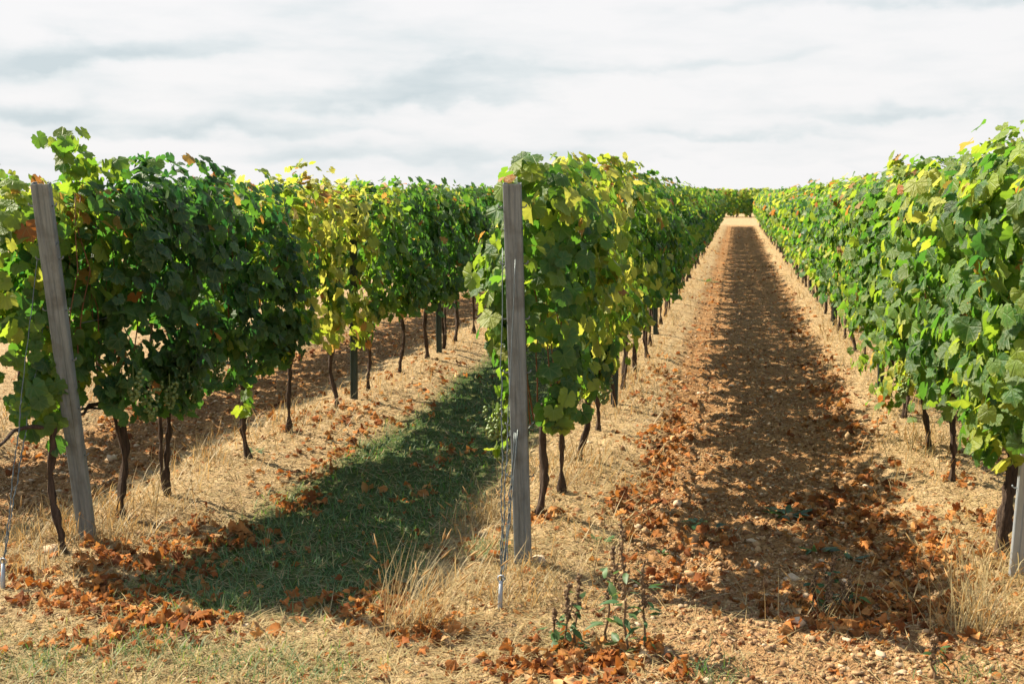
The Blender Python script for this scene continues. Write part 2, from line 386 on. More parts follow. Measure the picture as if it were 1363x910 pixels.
def halfwidth(t, hw):
    """half thickness of the hedge at relative height t"""
    return hw*np.interp(t, [0, .12, .35, .7, .9, 1.0, 1.15], [.60, .85, 1.08, 1.0, .74, .46, .22])
def foliage(seed, y0, y1, zb=.55, zt=1.86, hw=.22, dens=440, lod='hi', hue=.30, hue_sd=.11, patch=0.0, endcap=0, extras=(), spikes=4, size=.090, brown=.015, xlean=0.0, xshift=0.0, lowright=False):
    rng = np.random.default_rng(seed); ln = y1-y0; n = int(dens*ln)
    def gs(sd, *k): return np.clip(rng.normal(0, 1, *k), -1.7, 1.7)*sd
    ph = rng.uniform(0, 6.28, 8)
    def top(y): return zt+.05*np.sin(y*5+ph[0])+.035*np.sin(y*11+ph[1])
    def bot(y): return zb+.06*np.sin(y*4.2+ph[2])+.045*np.sin(y*9+ph[3])
    nc = max(8, int(30*ln))
    cy = rng.uniform(y0, y1, nc); ct = rng.beta(1.25, 1.0, nc); cs = np.where(rng.random(nc) < .5, -1., 1.)
    cx = cs*halfwidth(ct, hw)*rng.uniform(.75, 1.45, nc)
    ch = rng.normal(0, .09, nc)+np.where(rng.random(nc) < patch, .30, 0)
    k = int(n*.62); ci = rng.integers(0, nc, k)
    y = cy[ci]+gs(.085, k); t = ct[ci]+gs(.085, k); x = cx[ci]+gs(.055, k); hz = ch[ci]
    m = n-k
    y = np.concatenate([y, rng.uniform(y0, y1, m)]); t2 = rng.uniform(0, 1.02, m); t = np.concatenate([t, t2])
    u = rng.uniform(-1, 1, m); u = np.sign(u)*np.abs(u)**.45
    x = np.concatenate([x, u*halfwidth(t2, hw)]); hz = np.concatenate([hz, rng.normal(0, .05, m)])
    if endcap:      # leafy end face of the row
        e = int(95); ye = np.full(e, y0 if endcap < 0 else y1)+rng.normal(0, .06, e); te = rng.uniform(.02, 1, e)
        y = np.concatenate([y, ye]); t = np.concatenate([t, te]); x = np.concatenate([x, rng.uniform(-1, 1, e)*halfwidth(te, hw)]); hz = np.concatenate([hz, rng.normal(.05, .08, e)])
    t = np.clip(t, -.05, 1.05)
    if lowright: x = np.where(t < .22, np.abs(x)*.9+.05, x)
    z = bot(y)+(top(y)-bot(y))*t
    sz = size*rng.uniform(.62, 1.25, len(y))*np.where(t > .92, .8, 1)
    hl = hue+hz+rng.normal(0, hue_sd, len(y))+.25*np.clip(t-.62, 0, 1)
    # shoots standing above the top and hanging out of the sides
    for s_ in range(spikes):
        yy = rng.uniform(y0+.05, y1-.05); L = rng.uniform(.04, .15); q = rng.integers(5, 10)
        f = np.linspace(0, 1, q); dx, dy = rng.normal(0, .06, 2)
        x = np.concatenate([x, rng.uniform(-.5, .5)*hw+f*dx+rng.normal(0, .016, q)]); y = np.concatenate([y, yy+f*dy+rng.normal(0, .016, q)])
        z = np.concatenate([z, top(yy)-.09+f*L]); t = np.concatenate([t, np.full(q, 1.0)])
        sz = np.concatenate([sz, size*(.85-.45*f)]); hl = np.concatenate([hl, hue+.12+.12*f+rng.normal(0, .05, q)])
    for (ex, ey, ez, er, en, eh) in extras:
        g = np.clip(rng.normal(0, 1, (en, 3)), -1.6, 1.6)*np.array(er)
        x = np.concatenate([x, ex+g[:, 0]]); y = np.concatenate([y, ey+g[:, 1]]); z = np.concatenate([z, ez+g[:, 2]])
        t = np.concatenate([t, np.full(en, .4)]); sz = np.concatenate([sz, size*rng.uniform(.6, 1.1, en)]); hl = np.concatenate([hl, eh+rng.normal(0, .07, en)])
    N = len(y)
    hl = np.clip(hl, .02, .80); br = rng.random(N) < brown*(1+3*(t > .8)); hl = np.where(br, rng.uniform(.88, 1, N), hl)
    x = x+xlean*(z-zb)
    nr = np.stack([np.sign(x)*np.clip(np.abs(x)/hw, .2, 1.1), np.zeros(N), .30+1.1*np.clip(t-.75, 0, .4)*2.5], -1)+rng.normal(0, .42, (N, 3))
    if endcap: nr[:, 1] += 1.0*endcap*np.clip(1-np.abs(y-(y0 if endcap < 0 else y1))/.25, 0, 1)
    tp = np.stack([np.sign(x)*.28, np.zeros(N), np.full(N, -1.0)], -1)+rng.normal(0, .42, (N, 3))
    return leaves_mesh(rng, np.stack([x+xshift, y, z], -1), nr, tp, sz, hl, lod)
def foliage_mesh(*a, mat=None, **k):
    V, f, c, uv = foliage(*a, **k)
    return np_mesh('foliage', V, f, c, uv, mat=mat or M_leaf)

# ------------------------------------------------------------------ vine trunks, canes, grapes
def trunk_mesh(seed, r=.0165, top=.62, arms=True, sides=12, lean=None, n=20):
    rng = np.random.default_rng(seed); b = MB()
    z = np.linspace(-.04, top, n); a, bb = rng.normal(0, .032, 2); ph = rng.uniform(0, 6, 2)
    lx, ly = lean if lean else rng.normal(0, .032, 2)
    f = (z+.04)/(top+.04)
    P = np.stack([lx*(1-f)+a*np.sin(f*4+ph[0])*np.sin(f*3.14), ly*(1-f)+bb*np.sin(f*5+ph[1])*np.sin(f*3.14), z], -1)
    rr = r*(1.85-1.0*np.minimum(f*5, 1)**.6+.12*np.sin(f*17+ph[0])+rng.normal(0, .14, n)+.45*np.clip(f-.82, 0, 1)*4)
    b.tube(P, rr, sides, .16, rng)
    if seed % 3 == 0:
        P2 = P+np.stack([.02*np.sin(f*3.1), (.09 if seed % 2 else -.09)*f, 0*f], -1); b.tube(P2, rr*.75, sides, .16, rng)
    if arms:
        for s_ in (-1, 1):
            q = np.linspace(0, 1, 7)
            b.tube(np.stack([rng.normal(0, .01, 7)*q, s_*.44*q, top-.03+.05*np.sin(q*3)+.01*rng.normal(0, 1, 7)*q], -1), r*(.8-.45*q), 7, .1, rng)
    return b.build('trunk', M_bark)
def cane_mesh(rng, y0, y1, top):
    b = MB(); n = 7; f = np.linspace(0, 1, n); y = rng.uniform(y0+.1, y1-.1); x1 = rng.uniform(-.12, .12)
    P = np.stack([x1*f**.6+rng.normal(0, .03, n)*f, y+rng.normal(0, .14)*f+rng.normal(0, .03, n)*f, .60+(top-.60)*f], -1)
    b.tube(P, .0036*(1.1-.6*f), 5); return b.build('cane', M_cane)
def ico(sub):
    import bmesh
    bm = bmesh.new(); bmesh.ops.create_icosphere(bm, subdivisions=sub, radius=1.0)
    V = np.array([v.co[:] for v in bm.verts]); Fc = np.array([[v.index for v in f.verts] for f in bm.faces]); bm.free(); return V, Fc
ICO1, ICO2 = ico(1), ico(2)
def grape_mesh(seed):
    rng = np.random.default_rng(seed); V0, F0 = ICO2; n = 58
    t = rng.random(n)**.8; a = rng.uniform(0, 6.28, n); R = .040*(1-t)**.6*(1+.2*rng.normal(size=n))+.004
    C = np.stack([R*np.cos(a), R*np.sin(a), -.15*t], -1); r = rng.uniform(.0075, .0098, n)
    V = (C[:, None]+V0[None]*r[:, None, None]).reshape(-1, 3)
    f = (F0[None]+(np.arange(n)*len(V0))[:, None, None]).reshape(-1, 3)
    V = np.concatenate([V, np.array([[.004*math.cos(q), .004*math.sin(q), z] for z in (.03, -.15) for q in (0, 2.1, 4.2)])]); k = len(V)-6
    f = np.concatenate([f, [(k+i, k+(i+1) % 3, k+3+i) for i in range(3)], [(k+(i+1) % 3, k+3+(i+1) % 3, k+3+i) for i in range(3)]])
    return np_mesh('grape_cluster', V, f, mat=M_grape)
GRAPES = [grape_mesh(k) for k in range(3)]
TRUNKS = [trunk_mesh(300+k) for k in range(7)]
TRUNKS_FAR = [trunk_mesh(340+k, sides=6, n=8) for k in range(4)]

VINES_LEFT = [4.95, 5.58, 6.08, 7.1, 7.95, 8.95, 9.72, 10.85, 11.75, 12.5, 13.2, 14.0]
VINES_MID = [5.95, 6.46, 7.3, 8.34, 9.2, 10.2, 11.3, 12.3, 13.3, 14.4]
VINES_RIGHT = [5.72, 7.2, 8.16, 9.2, 10.2, 11.2, 12.2, 13.2, 14.2]
ORD = ['first', 'second', 'third', 'fourth', 'fifth', 'sixth', 'seventh', 'eighth', 'ninth', 'tenth', 'eleventh', 'twelfth', 'thirteenth', 'fourteenth', 'fifteenth']
LOOK = {
 ('left', 0): 'vine with sunlit-tinted lime shoots at the outer end of the left row, before the leaning post',
 ('left', 1): 'dark leafy vine just behind the leaning grey end post, with unripe grapes hanging',
 ('left', 2): 'third vine of the left row, dark green curtain with a bent bare trunk',
 ('left', 3): 'fourth vine of the left row, trunk standing where a small green shoot hangs low',
 ('left', 4): 'half yellow vine beside the yellowest vine of the left row, on its near side',
 ('left', 5): 'most yellow vine of the left row, with orange tips, just before the green steel post',
 ('middle', 0): 'vine hidden behind the upright grey end post of the middle row',
 ('middle', 1): 'yellow-green vine right behind the first vine at the middle grey post',
 ('middle', 2): 'third vine of the middle row, yellowish leaves over a slanting trunk',
 ('right', 0): 'large sunlit vine with a thick trunk at the blue grey post on the right',
 ('right', 1): 'second vine of the sunlit right row, short trunk above dry orange leaves',
 ('right', 2): 'third vine of the sunlit right row, low hanging leaves and stubby trunk',
}
HUES = {('left', 4): (.50, .4), ('left', 5): (.62, .35), ('left', 6): (.34, .2), ('left', 0): (.40, .25),
        ('middle', 0): (.30, .22), ('middle', 1): (.42, .4), ('middle', 2): (.52, .45), ('middle', 3): (.44, .35), ('middle', 4): (.34, .2)}
BASE_HUE = {'left': .22, 'middle': .27, 'right': .36}  # left row darker for its shade, right row yellower for its sun
def add_vine(row, i, Y, y0, y1, near, rng):
    X = ROW_X[row]; z0 = float(gz(X, Y, False))-.01
    if near and (row, i) in LOOK: lab = LOOK[(row, i)]; grp = f'vines of the {row} row'
    elif near: lab = f'{ORD[i]} green grapevine from the near end of the {row} vine row'; grp = f'vines of the {row} row'
    else: lab = {'left': 'green grapevine far down the left row, behind the middle row leaves',
                 'middle': 'green grapevine far down the middle row along the dirt aisle, small with distance',
                 'right': 'sunlit green grapevine far down the right row along the dirt aisle',
                 'far left': 'green grapevine in the hidden row beyond the left row, only partly showing',
                 'far right': 'green grapevine in the hidden row behind the sunlit right row'}[row]; grp = f'distant vines of the {row} row'
    root = thing('grapevine', lab, 'vine', (X, Y, z0), grp)
    return root
vrng = np.random.default_rng(7)
def near_vine(row, i, Y, y0, y1, lod, **kw):
    root = add_vine(row, i, Y, y0, y1, True, vrng)
    h, pt = HUES.get((row, i), (BASE_HUE[row], .06))
    a = dict(zb=0.62, zt={'left': 1.70, 'middle': 1.75, 'right': 1.77}[row], hw=.215, lowright=row != 'right', dens=1050 if lod == 'hi' else 800, lod=lod, hue=h, patch=pt); a.update(kw)
    obj('foliage', foliage_mesh(1000+hash((len(row), i)) % 997+i*13, y0-Y-.07, y1-Y+.07, **a), root)
    tk = obj('trunk', TRUNKS[(i*3+len(row)) % 7] if not (row == 'right' and i == 0) else trunk_mesh(77, .031, .66), root)
    tk.rotation_euler.z = 0 if i % 2 else math.pi
    for c in range(5 if lod == 'hi' else 2): obj('cane', cane_mesh(vrng, y0-Y, y1-Y, 1.50+vrng.uniform(0, .26)), root)
    return root
def bounds(ys, first, last):
    b = [first]+[(p+q)/2 for p, q in zip(ys, ys[1:])]+[last]; return list(zip(b, b[1:]))
KW = {
 ('left', 0): dict(endcap=-1, zt=1.70, zb=0.58, spikes=5, hw=.19, xshift=-.17, extras=[(-.30, -.02, 1.05, (.07, .10, .15), 70, .52), (.12, .35, 1.83, (.055, .08, .08), 30, .42)]),  # yellow hue of the outer leaf clump stands in for sunlight
 ('left', 1): dict(zt=1.76, zb=0.56, dens=1050, hue=.10, extras=[(.15, .0, .74, (.06, .26, .11), 80, .10), (.02, -.1, 1.79, (.06, .08, .05), 18, .45)]),  # low hue on these near vines deepens the row's shade in the leaf colour
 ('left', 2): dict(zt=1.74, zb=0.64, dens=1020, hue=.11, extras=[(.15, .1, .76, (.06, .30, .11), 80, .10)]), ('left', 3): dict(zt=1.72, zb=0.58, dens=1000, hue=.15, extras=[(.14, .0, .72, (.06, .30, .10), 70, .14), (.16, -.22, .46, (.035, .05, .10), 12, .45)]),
 ('left', 4): dict(dens=580, hw=.17, zt=1.74, zb=0.62), ('left', 5): dict(dens=520, hw=.15, zt=1.76, brown=.04, hue_sd=.07),
 ('middle', 0): dict(endcap=-1, zt=1.79, zb=0.70, hw=.18, xshift=.04, dens=820, spikes=6, extras=[(-.15, -.60, .95, (.03, .05, .28), 46, .46), (-.17, -.58, .64, (.045, .06, .07), 14, .5)]),
 ('middle', 1): dict(dens=520, zt=1.78, zb=0.64, hw=.19), ('middle', 2): dict(dens=500, zt=1.80, zb=0.64, hw=.19), ('middle', 3): dict(dens=540, zt=1.82, zb=0.68, hw=.19), ('middle', 4): dict(dens=640, zt=1.80, zb=0.70, hw=.20), ('middle', 5): dict(dens=620, zb=0.72, hw=.20), ('middle', 6): dict(zb=0.72),
 ('right', 0): dict(endcap=-1, zt=1.85, zb=0.66, hw=.27, dens=1080, spikes=6), ('right', 1): dict(zb=0.52, zt=1.83, hw=.26, extras=[(-.12, .1, .50, (.08, .12, .10), 22, .38)]),
 ('right', 2): dict(zb=0.46, zt=1.78, hw=.26, extras=[(-.26, -.05, .38, (.06, .12, .08), 26, .42)]),
 ('right', 3): dict(zb=0.46, hw=.25, extras=[(-.30, .2, .40, (.05, .14, .06), 20, .5)]), ('right', 4): dict(zb=0.48, hw=.24),
}
ROOTS = {}
for row, ys, first in (('left', VINES_LEFT, 4.93), ('middle', VINES_MID, 5.24), ('right', VINES_RIGHT, 4.55)):
    last = ys[-1]+.5
    for i, (Y, (y0, y1)) in enumerate(zip(ys, bounds(ys, first, last))):
        ROOTS[(row, i)] = near_vine(row, i, Y, y0, y1, 'hi' if Y < 9.6 else 'mid', **KW.get((row, i), {}))
MIDV = {r: [foliage_mesh(2000+k*7+len(r), -.56, .56, zb=.70 if r != 'right' else .54, zt=1.71, hw=.205, lowright=r != 'right', dens=480, lod='mid', hue=BASE_HUE[r], patch=.10, spikes=3, size=.108, mat=M_leaf_far) for k in range(5)] for r in BASE_HUE}
FARV = {r: [foliage_mesh(3000+k*7+len(r), -.56, .56, zb=.68 if r != 'right' else .50, zt=1.71, hw=.205, lowright=r != 'right', dens=330, lod='lo', hue=BASE_HUE[r], hue_sd=.14, patch=.10, spikes=3, size=.135, mat=M_leaf_far) for k in range(5)] for r in BASE_HUE}
for r in BASE_HUE: MIDV[r].append(MIDV[r][0])
def far_vines(row, start, look, first=0):
    Y = start; k = first
    while Y < END_Y:
        root = add_vine(row, 99, Y, 0, 0, False, vrng)
        src = MIDV[look] if Y < 26 else FARV[look]
        fo = obj('foliage', src[int(vrng.integers(0, 5))], root); fo.rotation_euler.z = math.pi if look == 'right' and vrng.random() < .5 else 0
        fo.scale = (vrng.uniform(.92, 1.12), 1, vrng.uniform(.97, 1.035))
        tk = obj('trunk', (TRUNKS if Y < 24 else TRUNKS_FAR)[int(vrng.integers(0, 4))], root); tk.rotation_euler.z = vrng.choice([0, math.pi])
        k += 1; Y += 1.0+float(vrng.normal(0, .04))
far_vines('left', VINES_LEFT[-1]+1, 'left'); far_vines('middle', VINES_MID[-1]+1, 'middle'); far_vines('right', VINES_RIGHT[-1]+1, 'right')
far_vines('far left', 5.2, 'left'); far_vines('far right', 5.6, 'right')

# grapes on the nearest vines
def hang_grapes(key, spots):
    root = ROOTS[key]; base = np.array(root.location)
    for k, (x, y, z) in enumerate(spots):
        g = obj('grape_cluster', GRAPES[k % 3], root, (x, y, z)); g.rotation_euler.z = k*1.7
hang_grapes(('left', 1), [(.24, -.30, .82), (.25, .05, .72), (.24, .22, .78), (.23, -.12, .70)])
hang_grapes(('left', 2), [(.23, -.12, .70), (.22, .2, .74)])
hang_grapes(('middle', 0), [(-.15, -.66, .70), (-.12, -.58, .68)])
hang_grapes(('middle', 1), [(.22, .1, .66)])
hang_grapes(('right', 1), [(-.27, .1, .62)])

# ------------------------------------------------------------------ vineyard across the track (a far mass of rows)
def far_vineyard():
    rng = np.random.default_rng(55); VV, FF, CC, n = [], [], [], 0
    b = MB()
    for r_, Y in enumerate((92.0, 94.2, 96.4)):
        for x in np.arange(-42, 46, 1.0):
            V_, f_, c_, _ = foliage(int(rng.integers(1e6)), -.55, .55, zb=0.34, zt=2.02+.04*r_, hw=.30, dens=120 if abs(x) < 16 else 60, lod='lo', hue=.45, patch=.06, spikes=2, size=.26)  # hue raised so the backlit rows look sunlit
            V_ = np.stack([V_[:, 1]+x, Y-V_[:, 0], V_[:, 2]], -1); VV.append(V_); FF.append(f_+n); CC.append(c_); n += len(V_)
            if abs(x) < 16: px = x+rng.normal(0, .1); b.tube([(px, Y, -.05), (px+rng.normal(0, .05), Y, .35), (px+rng.normal(0, .04), Y, .85)], .045, 5)
    o = obj('far_vineyard', np_mesh('far_vineyard', np.concatenate(VV), np.concatenate(FF), np.concatenate(CC), mat=M_leaf_far))
    tag(o, 'dark mass of vine rows across the track at the far end of the aisle', 'vineyard', kind='stuff')
    obj('vine_trunk', b.build('vine_trunk', M_bark), o)['kind'] = 'stuff'
far_vineyard()

# ------------------------------------------------------------------ posts
def channel_mesh(w, d, th, L, mat, rib=.006):
    """folded C profile, web towards -Y, open at the back; length along +Z"""
    hw = w/2; lip = w*.22
    outer = [(-hw+lip, d), (-hw, d), (-hw, .004), (-hw+.004, 0), (-.016, 0), (-.008, rib), (.008, rib), (.016, 0), (hw-.004, 0), (hw, .004), (hw, d), (hw-lip, d)]
    inner = [(-hw+lip, d-th), (-hw+th, d-th), (-hw+th, .004+th*.6), (-hw+.004+th*.6, th), (-.016, th), (-.008, rib+th), (.008, rib+th), (.016, th), (hw-.004-th*.6, th), (hw-th, .004+th*.6), (hw-th, d-th), (hw-lip, d-th)]
    n = len(outer); zs = np.linspace(-.06, L, 14); V = []
    for z in zs:
        V += [(x, y, z) for x, y in outer]+[(x, y, z) for x, y in inner]
    f = []; m = 2*n
    for k in range(len(zs)-1):
        a, b_ = k*m, (k+1)*m
        for i in range(n-1):
            f.append((a+i, a+i+1, b_+i+1, b_+i)); f.append((a+n+i+1, a+n+i, b_+n+i, b_+n+i+1))
        f.append((a+n, a, b_, b_+n)); f.append((a+n-1, a+2*n-1, b_+2*n-1, b_+n-1))
    t = (len(zs)-1)*m
    for i in range(n-1): f.append((t+i, t+i+1, t+n+i+1, t+n+i))
    b = MB(); b.add(V, f); return b.build('channel', mat, smooth=False)
def hook_mesh(s, mat):
    b = MB(); b.tube([(0, 0, 0), (s*.012, -.004, .0), (s*.020, -.006, .006), (s*.021, -.005, .014)], .0032, 5); return b.build('wire_hook', mat)
def post(name, label, X, Y, L, w, d, mat, lean=(0, 0), hooks=True, group=None, th=.003, yaw=0.0):
    z0 = float(gz(X, Y, False))
    r = thing(name, label, 'post', (X, Y, z0), group)
    r.rotation_euler = (lean[0], lean[1], yaw)
    obj('channel', channel_mesh(w, d, th, L, mat), r)
    if hooks:
        hk = {s_: hook_mesh(s_, mat) for s_ in (-1, 1)}
        for k in range(6):
            for s_ in (-1, 1): obj('wire_hook', hk[s_], r, (s_*w/2, d*.4, L-.10-.24*k))
    return r
P_left = post('end_post', 'grey weathered end post leaning outward at the end of the left row', -3.045, 5.16, 1.74, .076, .05, M_post, (rad(13.5), rad(-.5)), yaw=.25)
P_mid = post('end_post', 'upright grey weathered end post standing at the head of the middle row', -.915, 5.19, 1.71, .076, .05, M_post, (rad(8.5), rad(-1.0)), yaw=.10)
P_right = post('end_post', 'blue grey zinc end post under the sunlit right row', 1.25, 5.40, 1.70, .085, .05, M_zinc, (rad(7), rad(1.5)), yaw=-.12)
first_lab = {('left', 0): 'dark green steel post beside the most yellow vine of the left row',
             ('left', 1): 'slim dark green steel post, second one down the left row',
             ('middle', 0): 'steel line post nearest the grey end post of the middle row',
             ('right', 0): 'steel line post nearest the blue grey end post of the right row'}
for row, ys in (('left', [9.31, 12.2]+list(np.arange(17.2, END_Y, 5))), ('middle', [9.36]+list(np.arange(14.3, END_Y, 5))), ('right', list(np.arange(10.7, END_Y, 5)))):
    src = None
    for k, y in enumerate(ys):
        lab = first_lab.get((row, k), f'steel line post among the vines farther down the {row} row')
        if y < 20: post('line_post', lab, ROW_X[row]+(.02 if row == 'left' else 0), y, 1.62, .055, .035, M_steel, (0, rad(random.Random(k).uniform(-1, 1))), hooks=y < 10, group=f'line posts of the {row} row')
        else:
            if src is None: src = channel_mesh(.055, .035, .003, 1.62, M_steel)
            r = thing('line_post', lab, 'post', (ROW_X[row], y, float(gz(ROW_X[row], y, False))), f'line posts of the {row} row'); obj('channel', src, r)

# ------------------------------------------------------------------ wires
def wire(name, label, pts, r, cat='wire', group=None, mat=None, sides=5):
    b = MB(); b.tube(pts, r, sides); o = obj(name, b.build(name, mat or M_wire)); return tag(o, label, cat, group)
for row in ('left', 'middle', 'right'):
    y0 = {'left': 5.2, 'middle': 5.14, 'right': 5.4}[row]
    for hname, z in (('lowest', .62), ('middle', 1.05), ('topmost', 1.52)):
        ys = np.linspace(y0, END_Y, 26)
        wire('trellis_wire', f'{hname} trellis wire threaded through the leaves of the {row} row', [(ROW_X[row]+.03, y, z+.015*math.sin(k*1.7)) for k, y in enumerate(ys)], .002, group='trellis wires')
def strand(p, q, rng, sag=.0, n=14, wob=.004):
    f = np.linspace(0, 1, n)[:, None]; p, q = np.array(p, float), np.array(q, float)
    return p+(q-p)*f+rng.normal(0, wob, (n, 3))*np.sin(f*3.14)+np.array([0, 0, -sag])*np.sin(f*3.14)
def guy(label, anchor, tops, bundle=None, seed=3):
    rng = np.random.default_rng(seed); ax, ay = anchor; az = float(gz(ax, ay))
    r = thing('guy_wire', label, 'guy wire', (ax, ay, az)); base = np.array([ax, ay, az])
    b = MB(); b.tube([(0, 0, -.08), (.002, .004, .04), (.004, .01, .115)], [.009, .010, .008], 8)
    b.tube([(.004+.014*math.cos(a), .01, .125+.014*math.sin(a)) for a in np.linspace(0, 6.2, 9)], .003, 5)
    obj('anchor_rod', b.build('anchor_rod', M_zinc), r)
    for t in tops:
        b = MB(); P = strand((.004, .01, .11), np.array(t)-base, rng, wob=.003, n=20)
        b.tube(P, .0021, 5)
        q = np.linspace(0, 1, 60); idx = q*.5; PP = np.stack([np.interp(idx*19, np.arange(20), P[:, k]) for k in range(3)], -1)
        PP[:, 0] += .0035*np.cos(q*70); PP[:, 1] += .0035*np.sin(q*70)
        b.tube(PP, .0018, 4); obj('strand', b.build('strand', M_wire), r)
    for (p, q) in bundle or []:
        b = MB()
        for k in range(4):
            P = strand(np.array(p)-base+rng.normal(0, .004, 3), np.array(q)-base+rng.normal(0, .006, 3), rng, wob=.004, n=16); b.tube(P, .0024, 5)
        obj('wire_bundle', b.build('wire_bundle', M_wire), r)
a_ = at(665, 812); a2 = at(669, 785)
guy('twisted guy wires and anchor rod in front of the middle grey post', a_, [at_y(669, 330, 4.98), at_y(686, 345, 4.94)], [(tuple(a2)+(float(gz(*a2)),), tuple(at_y(688, 575, 5.08)))], 3)
a_ = at(3, 782)
guy('pale guy wires pegged to the ground beside the left leaning post', a_, [at_y(52, 325, 4.93), at_y(60, 420, 5.0)], None, 5)
def tie_loop(P, w, d, z, label):
    b = MB(); b.tube([(-w/2-.003, d*.8, z), (-w/2-.003, -.003, z), (0, -.004, z+.002), (w/2+.003, -.003, z), (w/2+.003, d*.8, z+.003)], .0019, 5)
    o = obj('wire_tie', b.build('wire_tie', M_wire), P)
tie_loop(P_left, .076, .05, 1.47, ''); tie_loop(P_mid, .076, .05, 1.52, ''); tie_loop(P_mid, .076, .05, .62, ''); tie_loop(P_mid, .076, .05, .605, '')

# ------------------------------------------------------------------ scattered cover on the ground
def blades(rng, base, heading, length, width, rise, bend, hue):
    """curved three-joint blades; rise 0 = lying, 1 = upright"""
    n = len(base)
    H = np.stack([np.cos(heading), np.sin(heading), np.zeros(n)], -1); Sd = np.stack([-H[:, 1], H[:, 0], np.zeros(n)], -1)
    Z = np.array([0, 0, 1.0])
    up = norm(H*np.sqrt(np.maximum(1-rise**2, 0))[:, None]+Z*rise[:, None])
    up2 = norm(up+H*bend[:, None]-Z*(bend*.5)[:, None])
    p1 = base+up*(length*.5)[:, None]; p2 = p1+up2*(length*.5)[:, None]
    w = (width/2)[:, None]
    V = np.stack([base-Sd*w, base+Sd*w, p1-Sd*w*.8, p1+Sd*w*.8, p2], 1).reshape(-1, 3)
    t = np.array([(0, 1, 3), (0, 3, 2), (2, 3, 4)]); f = (t[None]+(np.arange(n)*5)[:, None, None]).reshape(-1, 3)
    c = np.stack([np.repeat(hue, 5), np.repeat(rng.random(n), 5), np.zeros(n*5)], -1)
    return V, f, np.clip(c, 0, 1)
def logy(rng, n, a, b): return a*(b/a)**rng.random(n)
def fan_x(rng, y, lo=-.62, hi=.26, m=.5):
    return rng.uniform(0, 1, len(y))*((hi-lo)*y+2*m)+lo*y-m
def place(rng, n, a, b, keep):
    y = logy(rng, n, a, b); x = fan_x(rng, y); k = keep(x, y, rng); return x[k], y[k]
def merge(parts):
    VV, FF, CC, n = [], [], [], 0
    for V_, f_, c_ in parts: VV.append(V_); FF.append(f_+n); CC.append(c_); n += len(V_)
    return np.concatenate(VV), np.concatenate(FF), np.concatenate(CC)
def rowdist(x): return np.min(np.abs(np.asarray(x)[:, None]-np.array(list(ROW_X.values()))[None]), axis=1)

rng = np.random.default_rng(11)
# lying straw and chaff
def k_straw(x, y, r):
    s, g = zones(x, y); return r.random(len(x)) < np.clip(1.0-.86*s-.78*g, .05, 1)*np.clip(.35+1.3*fbm(x, y, 1.6, 41), 0, 1)
x, y = place(rng, 170000, 3.0, 30, k_straw); n = len(x)
base = np.stack([x, y, gz(x, y)+.004], -1); L = rng.gamma(3, .022, n)+.015
straw = blades(rng, base, rng.uniform(0, 6.28, n), L, rng.uniform(.0016, .0042, n)*(1+y/14), rng.uniform(.0, .3, n), rng.uniform(-.2, .4, n), rng.beta(2, 1.6, n))
# standing dry grass along the rows
def k_dry(x, y, r):
    d = rowdist(x); return (r.random(len(x)) < np.where((np.hypot(x+3.05, y-4.95) < .28), .25, 1)*np.exp(-(d/.30)**2)*np.clip(3.2*(fbm(x, y, 1.1, 61)-.36), 0, 1))*(y > 4.6)
x, y = place(rng, 120000, 4.5, 60, k_dry); n = len(x)
base = np.stack([x, y, gz(x, y)], -1)
stand = blades(rng, base, rng.uniform(0, 6.28, n), rng.uniform(.06, .26, n), rng.uniform(.002, .004, n)*(1+y/12), rng.uniform(.6, .97, n), rng.uniform(.1, .7, n), rng.beta(2, 2.6, n))
V_, f_, c_ = merge([straw, stand])
tag(obj('dry_grass', np_mesh('dry_grass', V_, f_, c_, mat=M_straw)), 'pale dry straw and short dead grass covering the ground along the rows', 'dry grass', kind='stuff')
# green grass in the left aisle and tufts in the foreground
def k_grass(x, y, r):
    s, g = zones(x, y); return r.random(len(x)) < g*np.clip(.45+1.2*(fbm(x, y, 2.2, 71)-.2), .05, 1)
parts = []
x, y = place(rng, 130000, 3.0, 20, k_grass); n = len(x)
base = np.stack([x, y, gz(x, y)], -1)
edge = np.clip(1-zones(x, y)[1], 0, 1)
hue = np.clip(rng.beta(1.5, 4, n)+.5*edge+.55*(rng.random(n) < .20)+.25*(y < 4.3), 0, 1)
parts.append(blades(rng, base, rng.uniform(0, 6.28, n), rng.uniform(.03, .10, n), rng.uniform(.002, .0045, n)*(1+y/14), rng.uniform(.45, .95, n), rng.uniform(.1, 1.0, n), hue))
for (px, py, rr, cnt) in ((60, 885, .22, 420), (430, 895, .2, 260), (290, 800, .16, 500), (180, 850, .16, 350), (940, 895, .14, 160), (640, 730, .16, 260), (25, 690, .1, 60), (1290, 895, .2, 120), (230, 870, .2, 260), (335, 880, .25, 350)):
    c0 = at(px, py); q = rng.normal(0, rr*.5, (cnt, 2))+c0
    parts.append(blades(rng, np.stack([q[:, 0], q[:, 1], gz(q[:, 0], q[:, 1])], -1), rng.uniform(0, 6.28, cnt), rng.uniform(.03, .09, cnt), rng.uniform(.002, .004, cnt), rng.uniform(.4, .95, cnt), rng.uniform(.1, .9, cnt), rng.beta(2, 2.2, cnt)))
V_, f_, c_ = merge(parts)
tag(obj('grass', np_mesh('grass', V_, f_, c_, mat=M_grass)), 'short green grass in the shaded left aisle with tufts in the foreground', 'grass', kind='stuff')

